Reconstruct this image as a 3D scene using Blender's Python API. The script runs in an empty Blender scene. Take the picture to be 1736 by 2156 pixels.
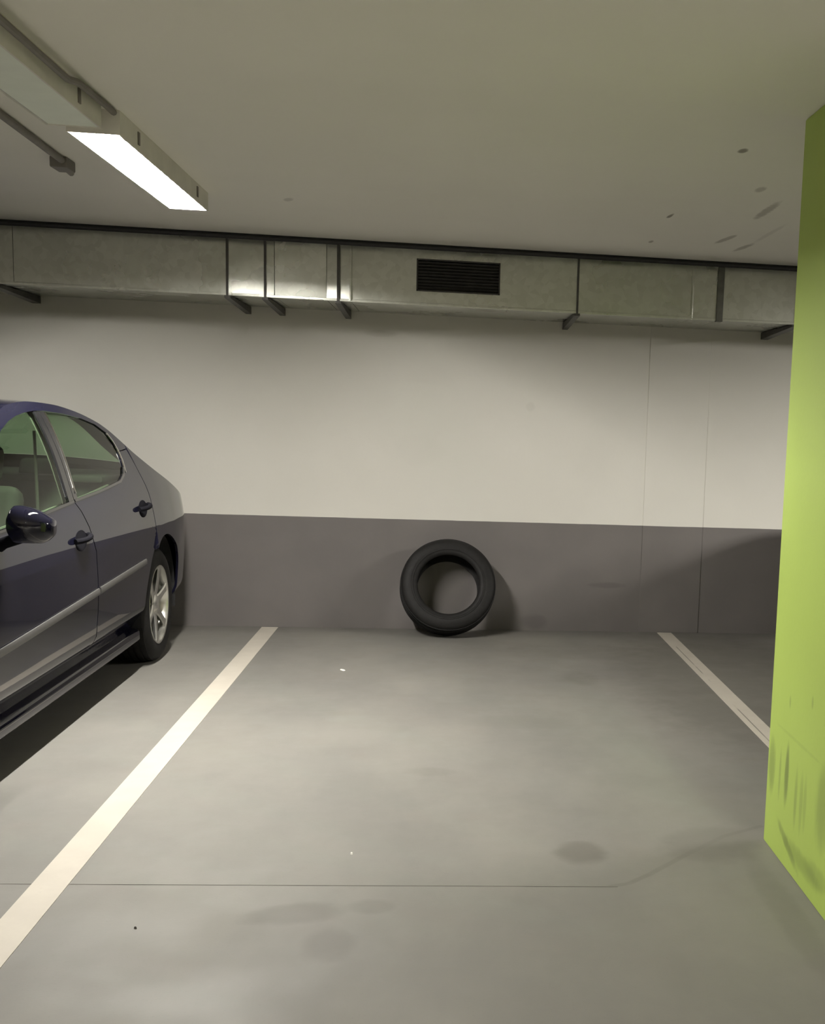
import bpy, bmesh, math, random
from mathutils import Vector, Matrix
from mathutils.geometry import delaunay_2d_cdt
random.seed(7)
SC = bpy.context.scene
COL = SC.collection
R = math.radians
PI = math.pi

# ------------------------------------------------------------------ camera
CAM_H = 1.45
def cam_axes(yaw, pitch, roll):
    ca, sa, cb, sb, cc, sc = math.cos(yaw), math.sin(yaw), math.cos(pitch), math.sin(pitch), math.cos(roll), math.sin(roll)
    fwd = Vector((sa*cb, ca*cb, sb)); right = Vector((ca, -sa, 0)); up = right.cross(fwd)
    return cc*right + sc*up, -sc*right + cc*up, fwd
r_, u_, f_ = cam_axes(R(8.035), R(-7.9686), R(2.2309))
cd = bpy.data.cameras.new('camera'); cam = bpy.data.objects.new('camera', cd); COL.objects.link(cam)
cam.matrix_world = Matrix(((r_.x, u_.x, -f_.x, 0), (r_.y, u_.y, -f_.y, 0), (r_.z, u_.z, -f_.z, CAM_H), (0, 0, 0, 1)))
cd.sensor_fit = 'HORIZONTAL'; cd.sensor_width = 36.0
cd.lens = 36.0*2484.5/1736
cd.shift_x = (868-1284.4)/1736; cd.shift_y = (1242.0-1078)/1736
cd.clip_start = 0.05; cd.clip_end = 100
SC.camera = cam

# ------------------------------------------------------------------ world, light, exposure
w = bpy.data.worlds.new('world'); SC.world = w; w.use_nodes = True
w.node_tree.nodes['Background'].inputs[0].default_value = (0.9, 0.95, 1, 1)
w.node_tree.nodes['Background'].inputs[1].default_value = 0.0
SC.view_settings.view_transform = 'Standard'; SC.view_settings.look = 'None'
SC.view_settings.gamma = 1.0; SC.view_settings.use_curve_mapping = False
SC.view_settings.exposure = 0.05
SC.cycles.use_denoising = True
SC.cycles.max_bounces = 10; SC.cycles.diffuse_bounces = 6; SC.cycles.glossy_bounces = 6
SC.cycles.transparent_max_bounces = 16; SC.cycles.caustics_reflective = False; SC.cycles.caustics_refractive = False
SC.cycles.sample_clamp_indirect = 6.0
LAMP_COL = (1.0, 0.965, 0.90)
LAMP_STRENGTH = 1250.0
CEIL_LAMPS = [  # the other strip lights of the garage, all out of the frame: x, y, watts, spread
(-1.25, -0.9, 240, 150), (4.3, 5.0, 250, 180), (4.15, -1.6, 220, 125), (-6.7, -1.6, 220, 125), (1.4, -4.5, 220, 125), (-4.0, -4.6, 200, 125), (7.2, -3.0, 170, 125)]
for i, (x, y, p, sp_) in enumerate(CEIL_LAMPS):
    ld = bpy.data.lights.new('garage_strip_light', 'AREA'); ld.shape = 'RECTANGLE'
    ld.size = 0.16; ld.size_y = 1.5; ld.energy = p; ld.color = LAMP_COL; ld.spread = R(sp_)
    lo = bpy.data.objects.new('garage_strip_light', ld); lo.location = (x, y, 2.38); COL.objects.link(lo)

# ------------------------------------------------------------------ materials
def mat(name, col, rough=0.6, metal=0.0, coat=0.0, coat_rough=0.03, noise=0.0, nscale=6.0, bump=0.0, bscale=60.0, spec=0.5, ior=1.5):
    m = bpy.data.materials.new(name); m.use_nodes = True
    nt = m.node_tree; b = nt.nodes['Principled BSDF']
    b.inputs['Base Color'].default_value = (*col, 1); b.inputs['Roughness'].default_value = rough
    b.inputs['Metallic'].default_value = metal; b.inputs['Coat Weight'].default_value = coat
    b.inputs['Coat Roughness'].default_value = coat_rough; b.inputs['Specular IOR Level'].default_value = spec
    b.inputs['IOR'].default_value = ior
    g = nt.nodes.new('ShaderNodeNewGeometry')
    if noise > 0:
        n = nt.nodes.new('ShaderNodeTexNoise'); n.inputs['Scale'].default_value = nscale; n.inputs['Detail'].default_value = 5
        nt.links.new(g.outputs['Position'], n.inputs['Vector'])
        mr = nt.nodes.new('ShaderNodeMapRange'); mr.inputs[1].default_value = 0.3; mr.inputs[2].default_value = 0.7
        mr.inputs[3].default_value = 1-noise; mr.inputs[4].default_value = 1+noise
        nt.links.new(n.outputs['Fac'], mr.inputs[0])
        mx = nt.nodes.new('ShaderNodeVectorMath'); mx.operation = 'SCALE'; mx.inputs[0].default_value = col
        nt.links.new(mr.outputs[0], mx.inputs['Scale']); nt.links.new(mx.outputs[0], b.inputs['Base Color'])
    if bump > 0:
        n2 = nt.nodes.new('ShaderNodeTexNoise'); n2.inputs['Scale'].default_value = bscale; n2.inputs['Detail'].default_value = 4
        nt.links.new(g.outputs['Position'], n2.inputs['Vector'])
        bp = nt.nodes.new('ShaderNodeBump'); bp.inputs['Strength'].default_value = bump; bp.inputs['Distance'].default_value = 0.004
        nt.links.new(n2.outputs['Fac'], bp.inputs['Height']); nt.links.new(bp.outputs[0], b.inputs['Normal'])
    return m

class NB:
    """small node builder on one material"""
    def __init__(s, m):
        s.nt = m.node_tree; s.b = s.nt.nodes['Principled BSDF']
        g = s.nt.nodes.new('ShaderNodeNewGeometry'); sp = s.nt.nodes.new('ShaderNodeSeparateXYZ')
        s.nt.links.new(g.outputs['Position'], sp.inputs[0]); s.pos = g.outputs['Position']
        s.x, s.y, s.z = sp.outputs
    def put(s, v, inp):
        if isinstance(v, (int, float)): inp.default_value = v
        elif isinstance(v, tuple): inp.default_value = (*v, 1) if len(inp.default_value) == 4 and len(v) == 3 else v
        else: s.nt.links.new(v, inp)
    def m(s, op, a, b=0.0, c=0.0, clamp=False):
        n = s.nt.nodes.new('ShaderNodeMath'); n.operation = op; n.use_clamp = clamp
        s.put(a, n.inputs[0]); s.put(b, n.inputs[1]); s.put(c, n.inputs[2]); return n.outputs[0]
    def noise(s, scale, detail=4, vec=None, rough=0.55):
        n = s.nt.nodes.new('ShaderNodeTexNoise'); n.inputs['Scale'].default_value = scale; n.inputs['Detail'].default_value = detail
        n.inputs['Roughness'].default_value = rough
        s.nt.links.new(vec if vec is not None else s.pos, n.inputs['Vector']); return n.outputs['Fac']
    def ramp(s, v, a, b, c=0.0, d=1.0, smooth=True):
        n = s.nt.nodes.new('ShaderNodeMapRange'); n.interpolation_type = 'SMOOTHSTEP' if smooth else 'LINEAR'
        s.put(v, n.inputs[0]); n.inputs[1].default_value = a; n.inputs[2].default_value = b; n.inputs[3].default_value = c; n.inputs[4].default_value = d
        return n.outputs[0]
    def mix(s, f, a, b):
        n = s.nt.nodes.new('ShaderNodeMix'); n.data_type = 'RGBA'
        s.put(f, n.inputs[0]); s.put(a, n.inputs[6]); s.put(b, n.inputs[7]); return n.outputs[2]
    def ell(s, p, q, cx, cy, rx, ry, rot=0.0, soft=0.5, wob=None):
        dx = s.m('SUBTRACT', p, cx); dy = s.m('SUBTRACT', q, cy)
        if rot:
            c_, s_ = math.cos(rot), math.sin(rot)
            ex = s.m('ADD', s.m('MULTIPLY', dx, c_), s.m('MULTIPLY', dy, s_)); ey = s.m('SUBTRACT', s.m('MULTIPLY', dy, c_), s.m('MULTIPLY', dx, s_))
        else: ex, ey = dx, dy
        a = s.m('POWER', s.m('ABSOLUTE', s.m('DIVIDE', ex, rx)), 2.0); b = s.m('POWER', s.m('ABSOLUTE', s.m('DIVIDE', ey, ry)), 2.0)
        d = s.m('ADD', a, b)
        if wob is not None: d = s.m('ADD', d, wob)
        return s.ramp(d, 1-soft, 1+soft, 1.0, 0.0)
    def seg(s, p, q, a, b, wdt):
        """soft band along the segment a-b"""
        vx, vy = b[0]-a[0], b[1]-a[1]; L = math.hypot(vx, vy); ang = math.atan2(vy, vx)
        dx = s.m('SUBTRACT', p, (a[0]+b[0])/2); dy = s.m('SUBTRACT', q, (a[1]+b[1])/2); c_, s_ = vx/L, vy/L
        ex = s.m('ABSOLUTE', s.m('ADD', s.m('MULTIPLY', dx, c_), s.m('MULTIPLY', dy, s_))); ey = s.m('ABSOLUTE', s.m('SUBTRACT', s.m('MULTIPLY', dy, c_), s.m('MULTIPLY', dx, s_)))
        return s.m('MULTIPLY', s.ramp(ex, L/2-0.01, L/2+0.01, 1, 0), s.ramp(ey, wdt*0.4, wdt, 1, 0))

WALL_WHITE = (0.66, 0.625, 0.56); WALL_GREY = (0.155, 0.142, 0.135)
M = {}
# back wall: off-white above, a grey painted band below 0.757 m
m = mat('wall_paint', WALL_WHITE, 0.75, bump=0.12, bscale=40); n = NB(m)
base = n.mix(n.ramp(n.noise(1.3, 5), 0.35, 0.7), (0.675, 0.655, 0.60), (0.705, 0.685, 0.63))
low = n.mix(n.ramp(n.noise(2.2, 5), 0.35, 0.7), (0.148, 0.136, 0.13), (0.166, 0.152, 0.145))
wob = n.m('MULTIPLY', n.m('SUBTRACT', n.noise(9, 3), 0.5), 1.6)
for cx, cz, rx, rz, k in [(-0.20, 1.235, 0.16, 0.10, 0.02), (-0.46, 1.99, 0.1, 0.02, 0.10), (0.55, 1.55, 0.03, 0.03, 0.06), (1.1, 0.30, 0.13, 0.015, 0.0)]:  # second ellipse: a bracket's shadow streak painted under the duct
    if k: base = n.mix(n.m('MULTIPLY', n.ell(n.x, n.z, cx, cz, rx, rz, 0, 0.6, wob), k*2), base, (0.36, 0.34, 0.30))
low = n.mix(n.m('MULTIPLY', n.ell(n.x, n.z, 1.12, 0.33, 0.12, 0.02, 0, 0.8, wob), 0.35), low, (0.07, 0.065, 0.06))
low = n.mix(n.m('MULTIPLY', n.ell(n.x, n.z, 0.62, 0.06, 0.09, 0.05, 0, 0.8, wob), 0.4), low, (0.07, 0.065, 0.06))
edge = n.m('ADD', n.z, n.m('MULTIPLY', n.m('SUBTRACT', n.noise(5, 2), 0.5), 0.004))
n.put(n.mix(n.m('GREATER_THAN', edge, 0.757), low, base), n.b.inputs['Base Color'])
n.put(n.ramp(edge, 0.756, 0.758, 0.55, 0.75), n.b.inputs['Roughness'])
M['wall'] = m
M['plain_wall'] = mat('plain_wall_paint', (0.55, 0.53, 0.48), 0.8, noise=0.04, nscale=1.5)
# ceiling with scuffs
m = mat('ceiling_paint', (0.66, 0.63, 0.55), 0.85, bump=0.1, bscale=30); n = NB(m)
base = n.mix(n.ramp(n.noise(0.9, 4), 0.35, 0.7), (0.80, 0.78, 0.72), (0.83, 0.81, 0.75))
wob = n.m('MULTIPLY', n.m('SUBTRACT', n.noise(25, 3), 0.5), 1.5)
for cx, cy, rx, ry, rot, k in [(1.055, 4.436, .017, .035, 0, .8), (1.05, 5.868, .010, .06, 0.05, .85), (1.098, 6.70, .012, .045, 0, .6),
        (1.455, 5.57, .022, .22, -0.02, .45), (1.468, 6.46, .02, .15, 0.12, .5), (1.628, 6.71, .02, .15, 0.1, .5), (1.64, 6.2, .015, .3, 0, .15),
        (-0.787, 6.08, .02, .05, 0.3, .3), (1.30, 5.1, .02, .06, 0, .4)]:
    base = n.mix(n.m('MULTIPLY', n.ell(n.x, n.y, cx, cy, rx, ry, rot, 0.7, wob), k), base, (0.16, 0.14, 0.11))
n.put(base, n.b.inputs['Base Color'])
M['ceiling'] = m
# floor: worn grey coating with stains, a dirty patch with painted-in shade at right, a curved tyre mark, dirt by the wall
m = mat('floor_coating', (0.27, 0.26, 0.235), 0.5, bump=0.06, bscale=90); n = NB(m)
mp = n.nt.nodes.new('ShaderNodeMapping'); mp.inputs['Scale'].default_value = (1.0, 0.45, 1.0); n.nt.links.new(n.pos, mp.inputs[0])
base = n.mix(n.ramp(n.noise(1.6, 6, mp.outputs[0]), 0.32, 0.70), (0.174, 0.167, 0.152), (0.211, 0.201, 0.179))
base = n.mix(n.m('MULTIPLY', n.ramp(n.noise(3.7, 5), 0.52, 0.75), 0.35), base, (0.195, 0.177, 0.159))
base = n.mix(n.m('MULTIPLY', n.ramp(n.noise(140, 2), 0.62, 0.75), 0.25), base, (0.13, 0.122, 0.11))
wob = n.m('MULTIPLY', n.m('SUBTRACT', n.noise(11, 3), 0.5), 1.1)
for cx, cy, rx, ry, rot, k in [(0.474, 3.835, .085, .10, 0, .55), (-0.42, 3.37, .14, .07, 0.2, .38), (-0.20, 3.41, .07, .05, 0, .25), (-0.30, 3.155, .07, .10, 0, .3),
        (0.95, 3.9, .18, .16, 0.3, .28), (0.78, 6.6, .10, .18, 0, .25), (-0.05, 4.78, .10, .06, 0, .15), (0.35, 5.6, .25, .12, 0, .12), (1.05, 3.3, .05, .5, 0.0, .22), (0.85, 7.4, .5, .25, 0.0, .15), (1.70, 6.5, .65, 1.6, 0.0, .45)]:  # last ellipse: brownish dirt with a car's shade painted in at right
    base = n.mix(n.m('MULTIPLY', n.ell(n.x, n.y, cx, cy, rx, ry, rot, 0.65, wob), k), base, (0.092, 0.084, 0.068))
for a, b, k in [((0.53, 3.535), (0.60, 3.56), .4), ((0.60, 3.56), (0.68, 3.635), .4), ((0.68, 3.635), (0.83, 3.80), .3), ((0.83, 3.80), (1.01, 3.985), .25), ((1.01, 3.985), (1.18, 4.09), .3)]:
    base = n.mix(n.m('MULTIPLY', n.seg(n.x, n.y, a, b, 0.016), k), base, (0.12, 0.11, 0.095))
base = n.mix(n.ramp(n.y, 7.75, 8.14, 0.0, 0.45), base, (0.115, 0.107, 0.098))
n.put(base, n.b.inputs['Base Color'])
n.put(n.ramp(n.noise(2.5, 4), 0.3, 0.7, 0.52, 0.68), n.b.inputs['Roughness'])
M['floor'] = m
M['groove'] = mat('groove_filler', (0.17, 0.16, 0.145), 0.8, noise=0.2, nscale=8)
# lime green pillar paint with black scuffs low down
m = mat('green_paint', (0.37, 0.49, 0.085), 0.5, bump=0.08, bscale=50); n = NB(m)
base = n.mix(n.ramp(n.noise(1.7, 4), 0.35, 0.7), (0.365, 0.485, 0.095), (0.385, 0.515, 0.10))
wv = n.nt.nodes.new('ShaderNodeMapping'); wv.inputs['Scale'].default_value = (1, 1, 0.25); n.nt.links.new(n.pos, wv.inputs[0])
wob = n.m('MULTIPLY', n.m('SUBTRACT', n.noise(22, 4, wv.outputs[0]), 0.5), 1.8)
for cy, cz, ry, rz, rot, k in [(3.712, .305, .018, .095, 0, .6), (3.89, .295, .03, .09, 0, .4), (3.60, .27, .014, .09, 0, .35), (3.54, .27, .014, .09, 0, .25), (3.50, .28, .012, .08, 0, .22), (3.79, .29, .010, .08, 0, .3),
        (3.66, .085, .10, .018, 0.35, .45), (3.50, .085, .15, .03, 0.05, .3), (3.33, .32, .05, .12, 0, .35), (3.35, .10, .1, .03, 0, .25), (3.72, .56, .008, .02, 0, .35), (3.485, .613, .008, .02, 0, .35), (3.6, .45, .2, .006, 0, .12)]:
    base = n.mix(n.m('MULTIPLY', n.ell(n.y, n.z, cy, cz, ry*1.15, rz, rot, 0.95, wob), k), base, (0.07, 0.085, 0.03))
n.put(base, n.b.inputs['Base Color'])
M['green'] = m
# bay line paint (cream, chipped, one long hairline crack on the right-hand one)
m = mat('line_paint', (0.80, 0.735, 0.63), 0.55, bump=0.08, bscale=80); n = NB(m)
base = n.mix(n.ramp(n.noise(6, 5), 0.35, 0.7), (0.49, 0.45, 0.385), (0.525, 0.485, 0.415))
crk = n.m('MULTIPLY', n.m('MULTIPLY', n.seg(n.x, n.y, (1.525, 5.0), (1.530, 7.6), 0.005), n.ramp(n.noise(2.3, 2), 0.36, 0.5)), 0.8)
base = n.mix(crk, base, (0.14, 0.125, 0.105))
base = n.mix(n.m('MULTIPLY', n.ramp(n.noise(30, 4), 0.64, 0.72), 0.25), base, (0.45, 0.41, 0.35))
n.put(base, n.b.inputs['Base Color'])
M['line'] = m
# galvanised sheet
m = mat('galvanised', (0.55, 0.56, 0.51), 0.30, metal=0.85); n = NB(m)
v = n.nt.nodes.new('ShaderNodeTexVoronoi'); v.inputs['Scale'].default_value = 28; n.nt.links.new(n.pos, v.inputs['Vector'])
sp = n.nt.nodes.new('ShaderNodeSeparateColor'); n.nt.links.new(v.outputs['Color'], sp.inputs[0])
n.put(n.mix(sp.outputs[0], (0.50, 0.51, 0.46), (0.57, 0.58, 0.53)), n.b.inputs['Base Color'])
n.put(n.ramp(n.noise(2.0, 4), 0.3, 0.7, 0.25, 0.36), n.b.inputs['Roughness'])
bp = n.nt.nodes.new('ShaderNodeBump'); bp.inputs['Strength'].default_value = 0.10; bp.inputs['Distance'].default_value = 0.02
n.put(n.noise(3.0, 2), bp.inputs['Height']); n.put(bp.outputs[0], n.b.inputs['Normal'])
M['galv'] = m
M['galv_dark'] = mat('dull_zinc', (0.13, 0.13, 0.115), 0.5, metal=0.6, noise=0.15, nscale=20)
M['hanger'] = mat('hanger_steel', (0.075, 0.072, 0.068), 0.5, metal=0.5, noise=0.2, nscale=20)
M['grille'] = mat('grille_dark', (0.04, 0.037, 0.035), 0.55, noise=0.2, nscale=30)
M['black_pipe'] = mat('black_cable_sheath', (0.012, 0.011, 0.012), 0.6, noise=0.2, nscale=30)
M['conduit'] = mat('grey_conduit', (0.16, 0.145, 0.13), 0.55, noise=0.1, nscale=20)
M['lamp_body'] = mat('lamp_housing', (0.66, 0.64, 0.58), 0.5, noise=0.06, nscale=10)
M['reflector'] = mat('white_reflector', (0.45, 0.45, 0.44), 0.4, noise=0.02, nscale=10)
M['diffuser'] = mat('unlit_diffuser', (0.74, 0.79, 0.70), 0.35, noise=0.03, nscale=10)
m = bpy.data.materials.new('lit_diffuser'); m.use_nodes = True; nt = m.node_tree; nt.nodes.remove(nt.nodes['Principled BSDF'])
e = nt.nodes.new('ShaderNodeEmission'); e.inputs[0].default_value = (*LAMP_COL, 1); e.inputs[1].default_value = LAMP_STRENGTH
nt.links.new(e.outputs[0], nt.nodes['Material Output'].inputs[0]); M['lit'] = m
# rubber, car
M['rubber'] = mat('tyre_rubber', (0.011, 0.0105, 0.010), 0.62, noise=0.2, nscale=30, bump=0.15, bscale=120, spec=0.2)
M['tread'] = mat('tread_rubber', (0.009, 0.0085, 0.0085), 0.8, noise=0.25, nscale=40, spec=0.3)
M['paint'] = mat('navy_car_paint', (0.007, 0.007, 0.016), 0.35, coat=1.0, coat_rough=0.02, noise=0.10, nscale=250, spec=0.0)
M['trim'] = mat('black_gloss_trim', (0.012, 0.012, 0.013), 0.12, coat=0.6, noise=0.1, nscale=30)
M['plastic'] = mat('black_plastic', (0.006, 0.006, 0.008), 0.9, noise=0.15, nscale=60, spec=0.05)
M['moulding'] = mat('grey_moulding', (0.07, 0.068, 0.065), 0.42, metal=0.0, noise=0.04, nscale=30)
M['chrome'] = mat('chrome', (0.78, 0.77, 0.74), 0.10, metal=1.0, noise=0.03, nscale=20)
M['alloy'] = mat('alloy_wheel', (0.66, 0.65, 0.61), 0.26, metal=0.9, noise=0.05, nscale=30)
M['cabin'] = mat('cabin_fabric', (0.055, 0.055, 0.048), 0.85, noise=0.15, nscale=40)
M['cabin_light'] = mat('cabin_trim_grey', (0.20, 0.20, 0.17), 0.7, noise=0.08, nscale=30)
M['under'] = mat('underbody', (0.01, 0.01, 0.01), 0.9, noise=0.2, nscale=20)
M['lens_red'] = mat('tail_lens', (0.25, 0.01, 0.01), 0.15, coat=0.6, noise=0.08, nscale=40)
M['lens_clear'] = mat('head_lens', (0.55, 0.57, 0.58), 0.12, coat=0.6, noise=0.05, nscale=40)
M['mirror'] = mat('mirror_glass', (0.75, 0.77, 0.78), 0.03, metal=1.0, noise=0.01, nscale=10)
M['paper'] = mat('paper_scrap', (0.75, 0.73, 0.68), 0.8, noise=0.05, nscale=60)
M['pebble'] = mat('dark_grit', (0.05, 0.045, 0.04), 0.9, noise=0.2, nscale=100)
# tinted window glass: tint transmits, clear-coat Fresnel reflects
m = bpy.data.materials.new('tinted_glass'); m.use_nodes = True; nt = m.node_tree; nt.nodes.remove(nt.nodes['Principled BSDF'])
tr = nt.nodes.new('ShaderNodeBsdfTransparent'); tr.inputs[0].default_value = (0.56, 0.70, 0.55, 1)
gl = nt.nodes.new('ShaderNodeBsdfGlossy'); gl.inputs['Roughness'].default_value = 0.0
fr = nt.nodes.new('ShaderNodeFresnel'); fr.inputs[0].default_value = 1.5
gg = nt.nodes.new('ShaderNodeNewGeometry'); mi = nt.nodes.new('ShaderNodeMapRange'); mi.inputs[3].default_value = 1.5; mi.inputs[4].default_value = 1/1.5
nt.links.new(gg.outputs['Backfacing'], mi.inputs[0]); nt.links.new(mi.outputs[0], fr.inputs[0])   # a thin pane reflects alike from both faces
mx = nt.nodes.new('ShaderNodeMixShader'); nt.links.new(fr.outputs[0], mx.inputs[0]); nt.links.new(tr.outputs[0], mx.inputs[1]); nt.links.new(gl.outputs[0], mx.inputs[2])
nt.links.new(mx.outputs[0], nt.nodes['Material Output'].inputs[0]); M['glass'] = m

# ------------------------------------------------------------------ mesh helpers
def link(name, me, parent=None, loc=None):
    o = bpy.data.objects.new(name, me); COL.objects.link(o)
    if parent is not None: o.parent = parent
    if loc is not None: o.location = loc
    return o
def tag(o, label=None, cat=None, group=None, kind=None):
    if label: o['label'] = label
    if cat: o['category'] = cat
    if group: o['group'] = group
    if kind: o['kind'] = kind
    return o
def empty(name, loc, label, cat, group=None):
    o = bpy.data.objects.new(name, None); COL.objects.link(o); o.location = loc; o.empty_display_size = 0.1
    return tag(o, label, cat, group)
class MB:
    def __init__(s): s.v = []; s.f = []
    def add(s, vs, fs):
        k = len(s.v); s.v += [tuple(p) for p in vs]; s.f += [tuple(i+k for i in f) for f in fs]; return s
    def box(s, x0, x1, y0, y1, z0, z1, Mx=None):
        vs = [(x, y, z) for z in (z0, z1) for y in (y0, y1) for x in (x0, x1)]
        if Mx is not None: vs = [Mx @ Vector(p) for p in vs]
        return s.add(vs, [(0, 2, 3, 1), (4, 5, 7, 6), (0, 1, 5, 4), (2, 6, 7, 3), (0, 4, 6, 2), (1, 3, 7, 5)])
    def lathe(s, prof, n=48, axis='X', closed=True, Mx=None):
        """prof: (along, radius) pairs turned about the axis"""
        k = len(prof); vs = []
        for i in range(n):
            a = 2*PI*i/n; c, q = math.cos(a), math.sin(a)
            for t, r in prof:
                p = Vector((t, r*c, r*q)) if axis == 'X' else Vector((r*c, t, r*q)) if axis == 'Y' else Vector((r*c, r*q, t))
                vs.append(Mx @ p if Mx is not None else p)
        fs = []
        for i in range(n):
            j = (i+1) % n
            for a in range(k if closed else k-1):
                b = (a+1) % k; fs.append((i*k+a, j*k+a, j*k+b, i*k+b))
        return s.add(vs, fs)
    def tube(s, pts, r, n=10):
        pts = [Vector(p) for p in pts]; k = len(pts); vs = []; fs = []
        for i, p in enumerate(pts):
            d = (pts[min(i+1, k-1)]-pts[max(i-1, 0)]).normalized()
            a = d.cross(Vector((0, 0, 1)) if abs(d.z) < 0.9 else Vector((1, 0, 0))).normalized(); b = d.cross(a)
            for j in range(n):
                t = 2*PI*j/n; vs.append(p+(a*math.cos(t)+b*math.sin(t))*r)
        for i in range(k-1):
            for j in range(n): fs.append((i*n+j, i*n+(j+1) % n, (i+1)*n+(j+1) % n, (i+1)*n+j))
        fs.append(tuple(range(n))[::-1]); fs.append(tuple((k-1)*n+j for j in range(n)))
        return s.add(vs, fs)
    def build(s, name, m, parent=None, bevel=0.0, smooth=False, loc=None, seg=2, sub=0, ang=35):
        me = bpy.data.meshes.new(name); me.from_pydata(s.v, [], s.f); me.update()
        bm = bmesh.new(); bm.from_mesh(me); bmesh.ops.remove_doubles(bm, verts=bm.verts, dist=1e-6)
        bmesh.ops.recalc_face_normals(bm, faces=bm.faces)
        if bevel: bmesh.ops.bevel(bm, geom=list(bm.edges), offset=bevel, segments=seg, affect='EDGES', profile=0.5, clamp_overlap=True)
        for f in bm.faces: f.smooth = smooth or bool(bevel)
        if smooth or bevel:
            for e_ in bm.edges:
                if len(e_.link_faces) == 2 and e_.calc_face_angle(0) > R(ang): e_.smooth = False
        bm.to_mesh(me); bm.free(); me.materials.append(m)
        o = link(name, me, parent, loc)
        if bevel:
            wn = o.modifiers.new('weighted', 'WEIGHTED_NORMAL'); wn.keep_sharp = True
        if sub:
            md = o.modifiers.new('sub', 'SUBSURF'); md.levels = sub; md.render_levels = sub
        return o

# ------------------------------------------------------------------ the setting
CEIL = 2.468; WY = 8.15
def groove_y(x): return 3.560-0.0517*x
mb = MB()
X0, X1, XE = -10.0, 10.0, 10.0; Y0 = -8.0
gw = 0.004
# the floor is one mesh: rear slab, front slab and the shallow saw-cut joint between them
mb.add([(X0, groove_y(X0)+gw, 0), (0.56, groove_y(.56)+gw, 0), (X1, groove_y(X1)+gw, 0), (X1, WY+.3, 0), (X0, WY+.3, 0)], [(0, 1, 2, 3, 4)])
mb.add([(X0, Y0, 0), (X1, Y0, 0), (X1, groove_y(X1)-gw, 0), (0.56, groove_y(.56)-gw, 0), (X0, groove_y(X0)-gw, 0)], [(0, 1, 2, 3, 4)])
mb.add([(.56, groove_y(.56)-gw, 0), (X1, groove_y(X1)-gw, 0), (X1, groove_y(X1)+gw, 0), (.56, groove_y(.56)+gw, 0)], [(0, 1, 2, 3)])
mb.add([(X0, Y0, -.25), (X1, Y0, -.25), (X1, WY+.3, -.25), (X0, WY+.3, -.25)], [(0, 3, 2, 1)])
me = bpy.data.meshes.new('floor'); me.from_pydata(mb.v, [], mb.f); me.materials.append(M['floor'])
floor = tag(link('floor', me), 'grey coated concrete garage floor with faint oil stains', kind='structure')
mb = MB()
a, b = X0, 0.56
mb.add([(a, groove_y(a)-gw, 0), (b, groove_y(b)-gw, 0), (b, groove_y(b)-gw, -.0012), (a, groove_y(a)-gw, -.0012), (a, groove_y(a)+gw, -.0012), (b, groove_y(b)+gw, -.0012), (b, groove_y(b)+gw, 0), (a, groove_y(a)+gw, 0)],
       [(0, 1, 2, 3), (3, 2, 5, 4), (4, 5, 6, 7)])
me = bpy.data.meshes.new('joint_groove'); me.from_pydata(mb.v, [], mb.f); me.materials.append(M['groove']); link('joint_groove', me, floor)
ceiling = tag(MB().box(X0, X1, Y0, WY+.3, CEIL, CEIL+.25).build('ceiling', M['ceiling']), 'low off-white concrete ceiling with dark scuffs', kind='structure')
wall_back = tag(MB().box(X0, X1, WY, WY+.3, 0, CEIL).build('wall_back', M['wall']), 'off-white wall with a dark grey painted band along the floor', kind='structure')
tag(MB().box(1.362, 1.79, WY-.005, WY+.01, 0, CEIL).build('trim_1', M['wall'], bevel=0.002), 'shallow raised strip of the rear wall', kind='structure')
tag(MB().box(X0-.3, X0, Y0, WY+.3, 0, CEIL).build('wall_left', M['plain_wall']), kind='structure')
tag(MB().box(X1, X1+.3, Y0, WY+.3, 0, CEIL).build('wall_right', M['plain_wall']), kind='structure')
tag(MB().box(X0, X1, Y0-.3, Y0, 0, CEIL).build('wall_front', M['plain_wall']), kind='structure')
tag(MB().box(1.144, 1.90, 3.0, 3.945, 0, CEIL).build('pillar', M['green'], bevel=0.006), 'lime green concrete pillar with black scuffs near its foot', kind='structure')

# painted bay lines
def bay_line(x0, x1, y0, y1, label):
    o = MB().box(x0, x1, y0, y1, 0.0, 0.0022).build('bay_line', M['line']); return tag(o, label, 'bay line', 'painted bay lines')
bay_line(-1.226, -1.118, 2.95, 8.125, 'long cream painted bay line beside the dark blue car')
bay_line(1.493, 1.594, 3.95, 8.13, 'cream painted bay line with a hairline crack running behind the green pillar')

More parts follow.
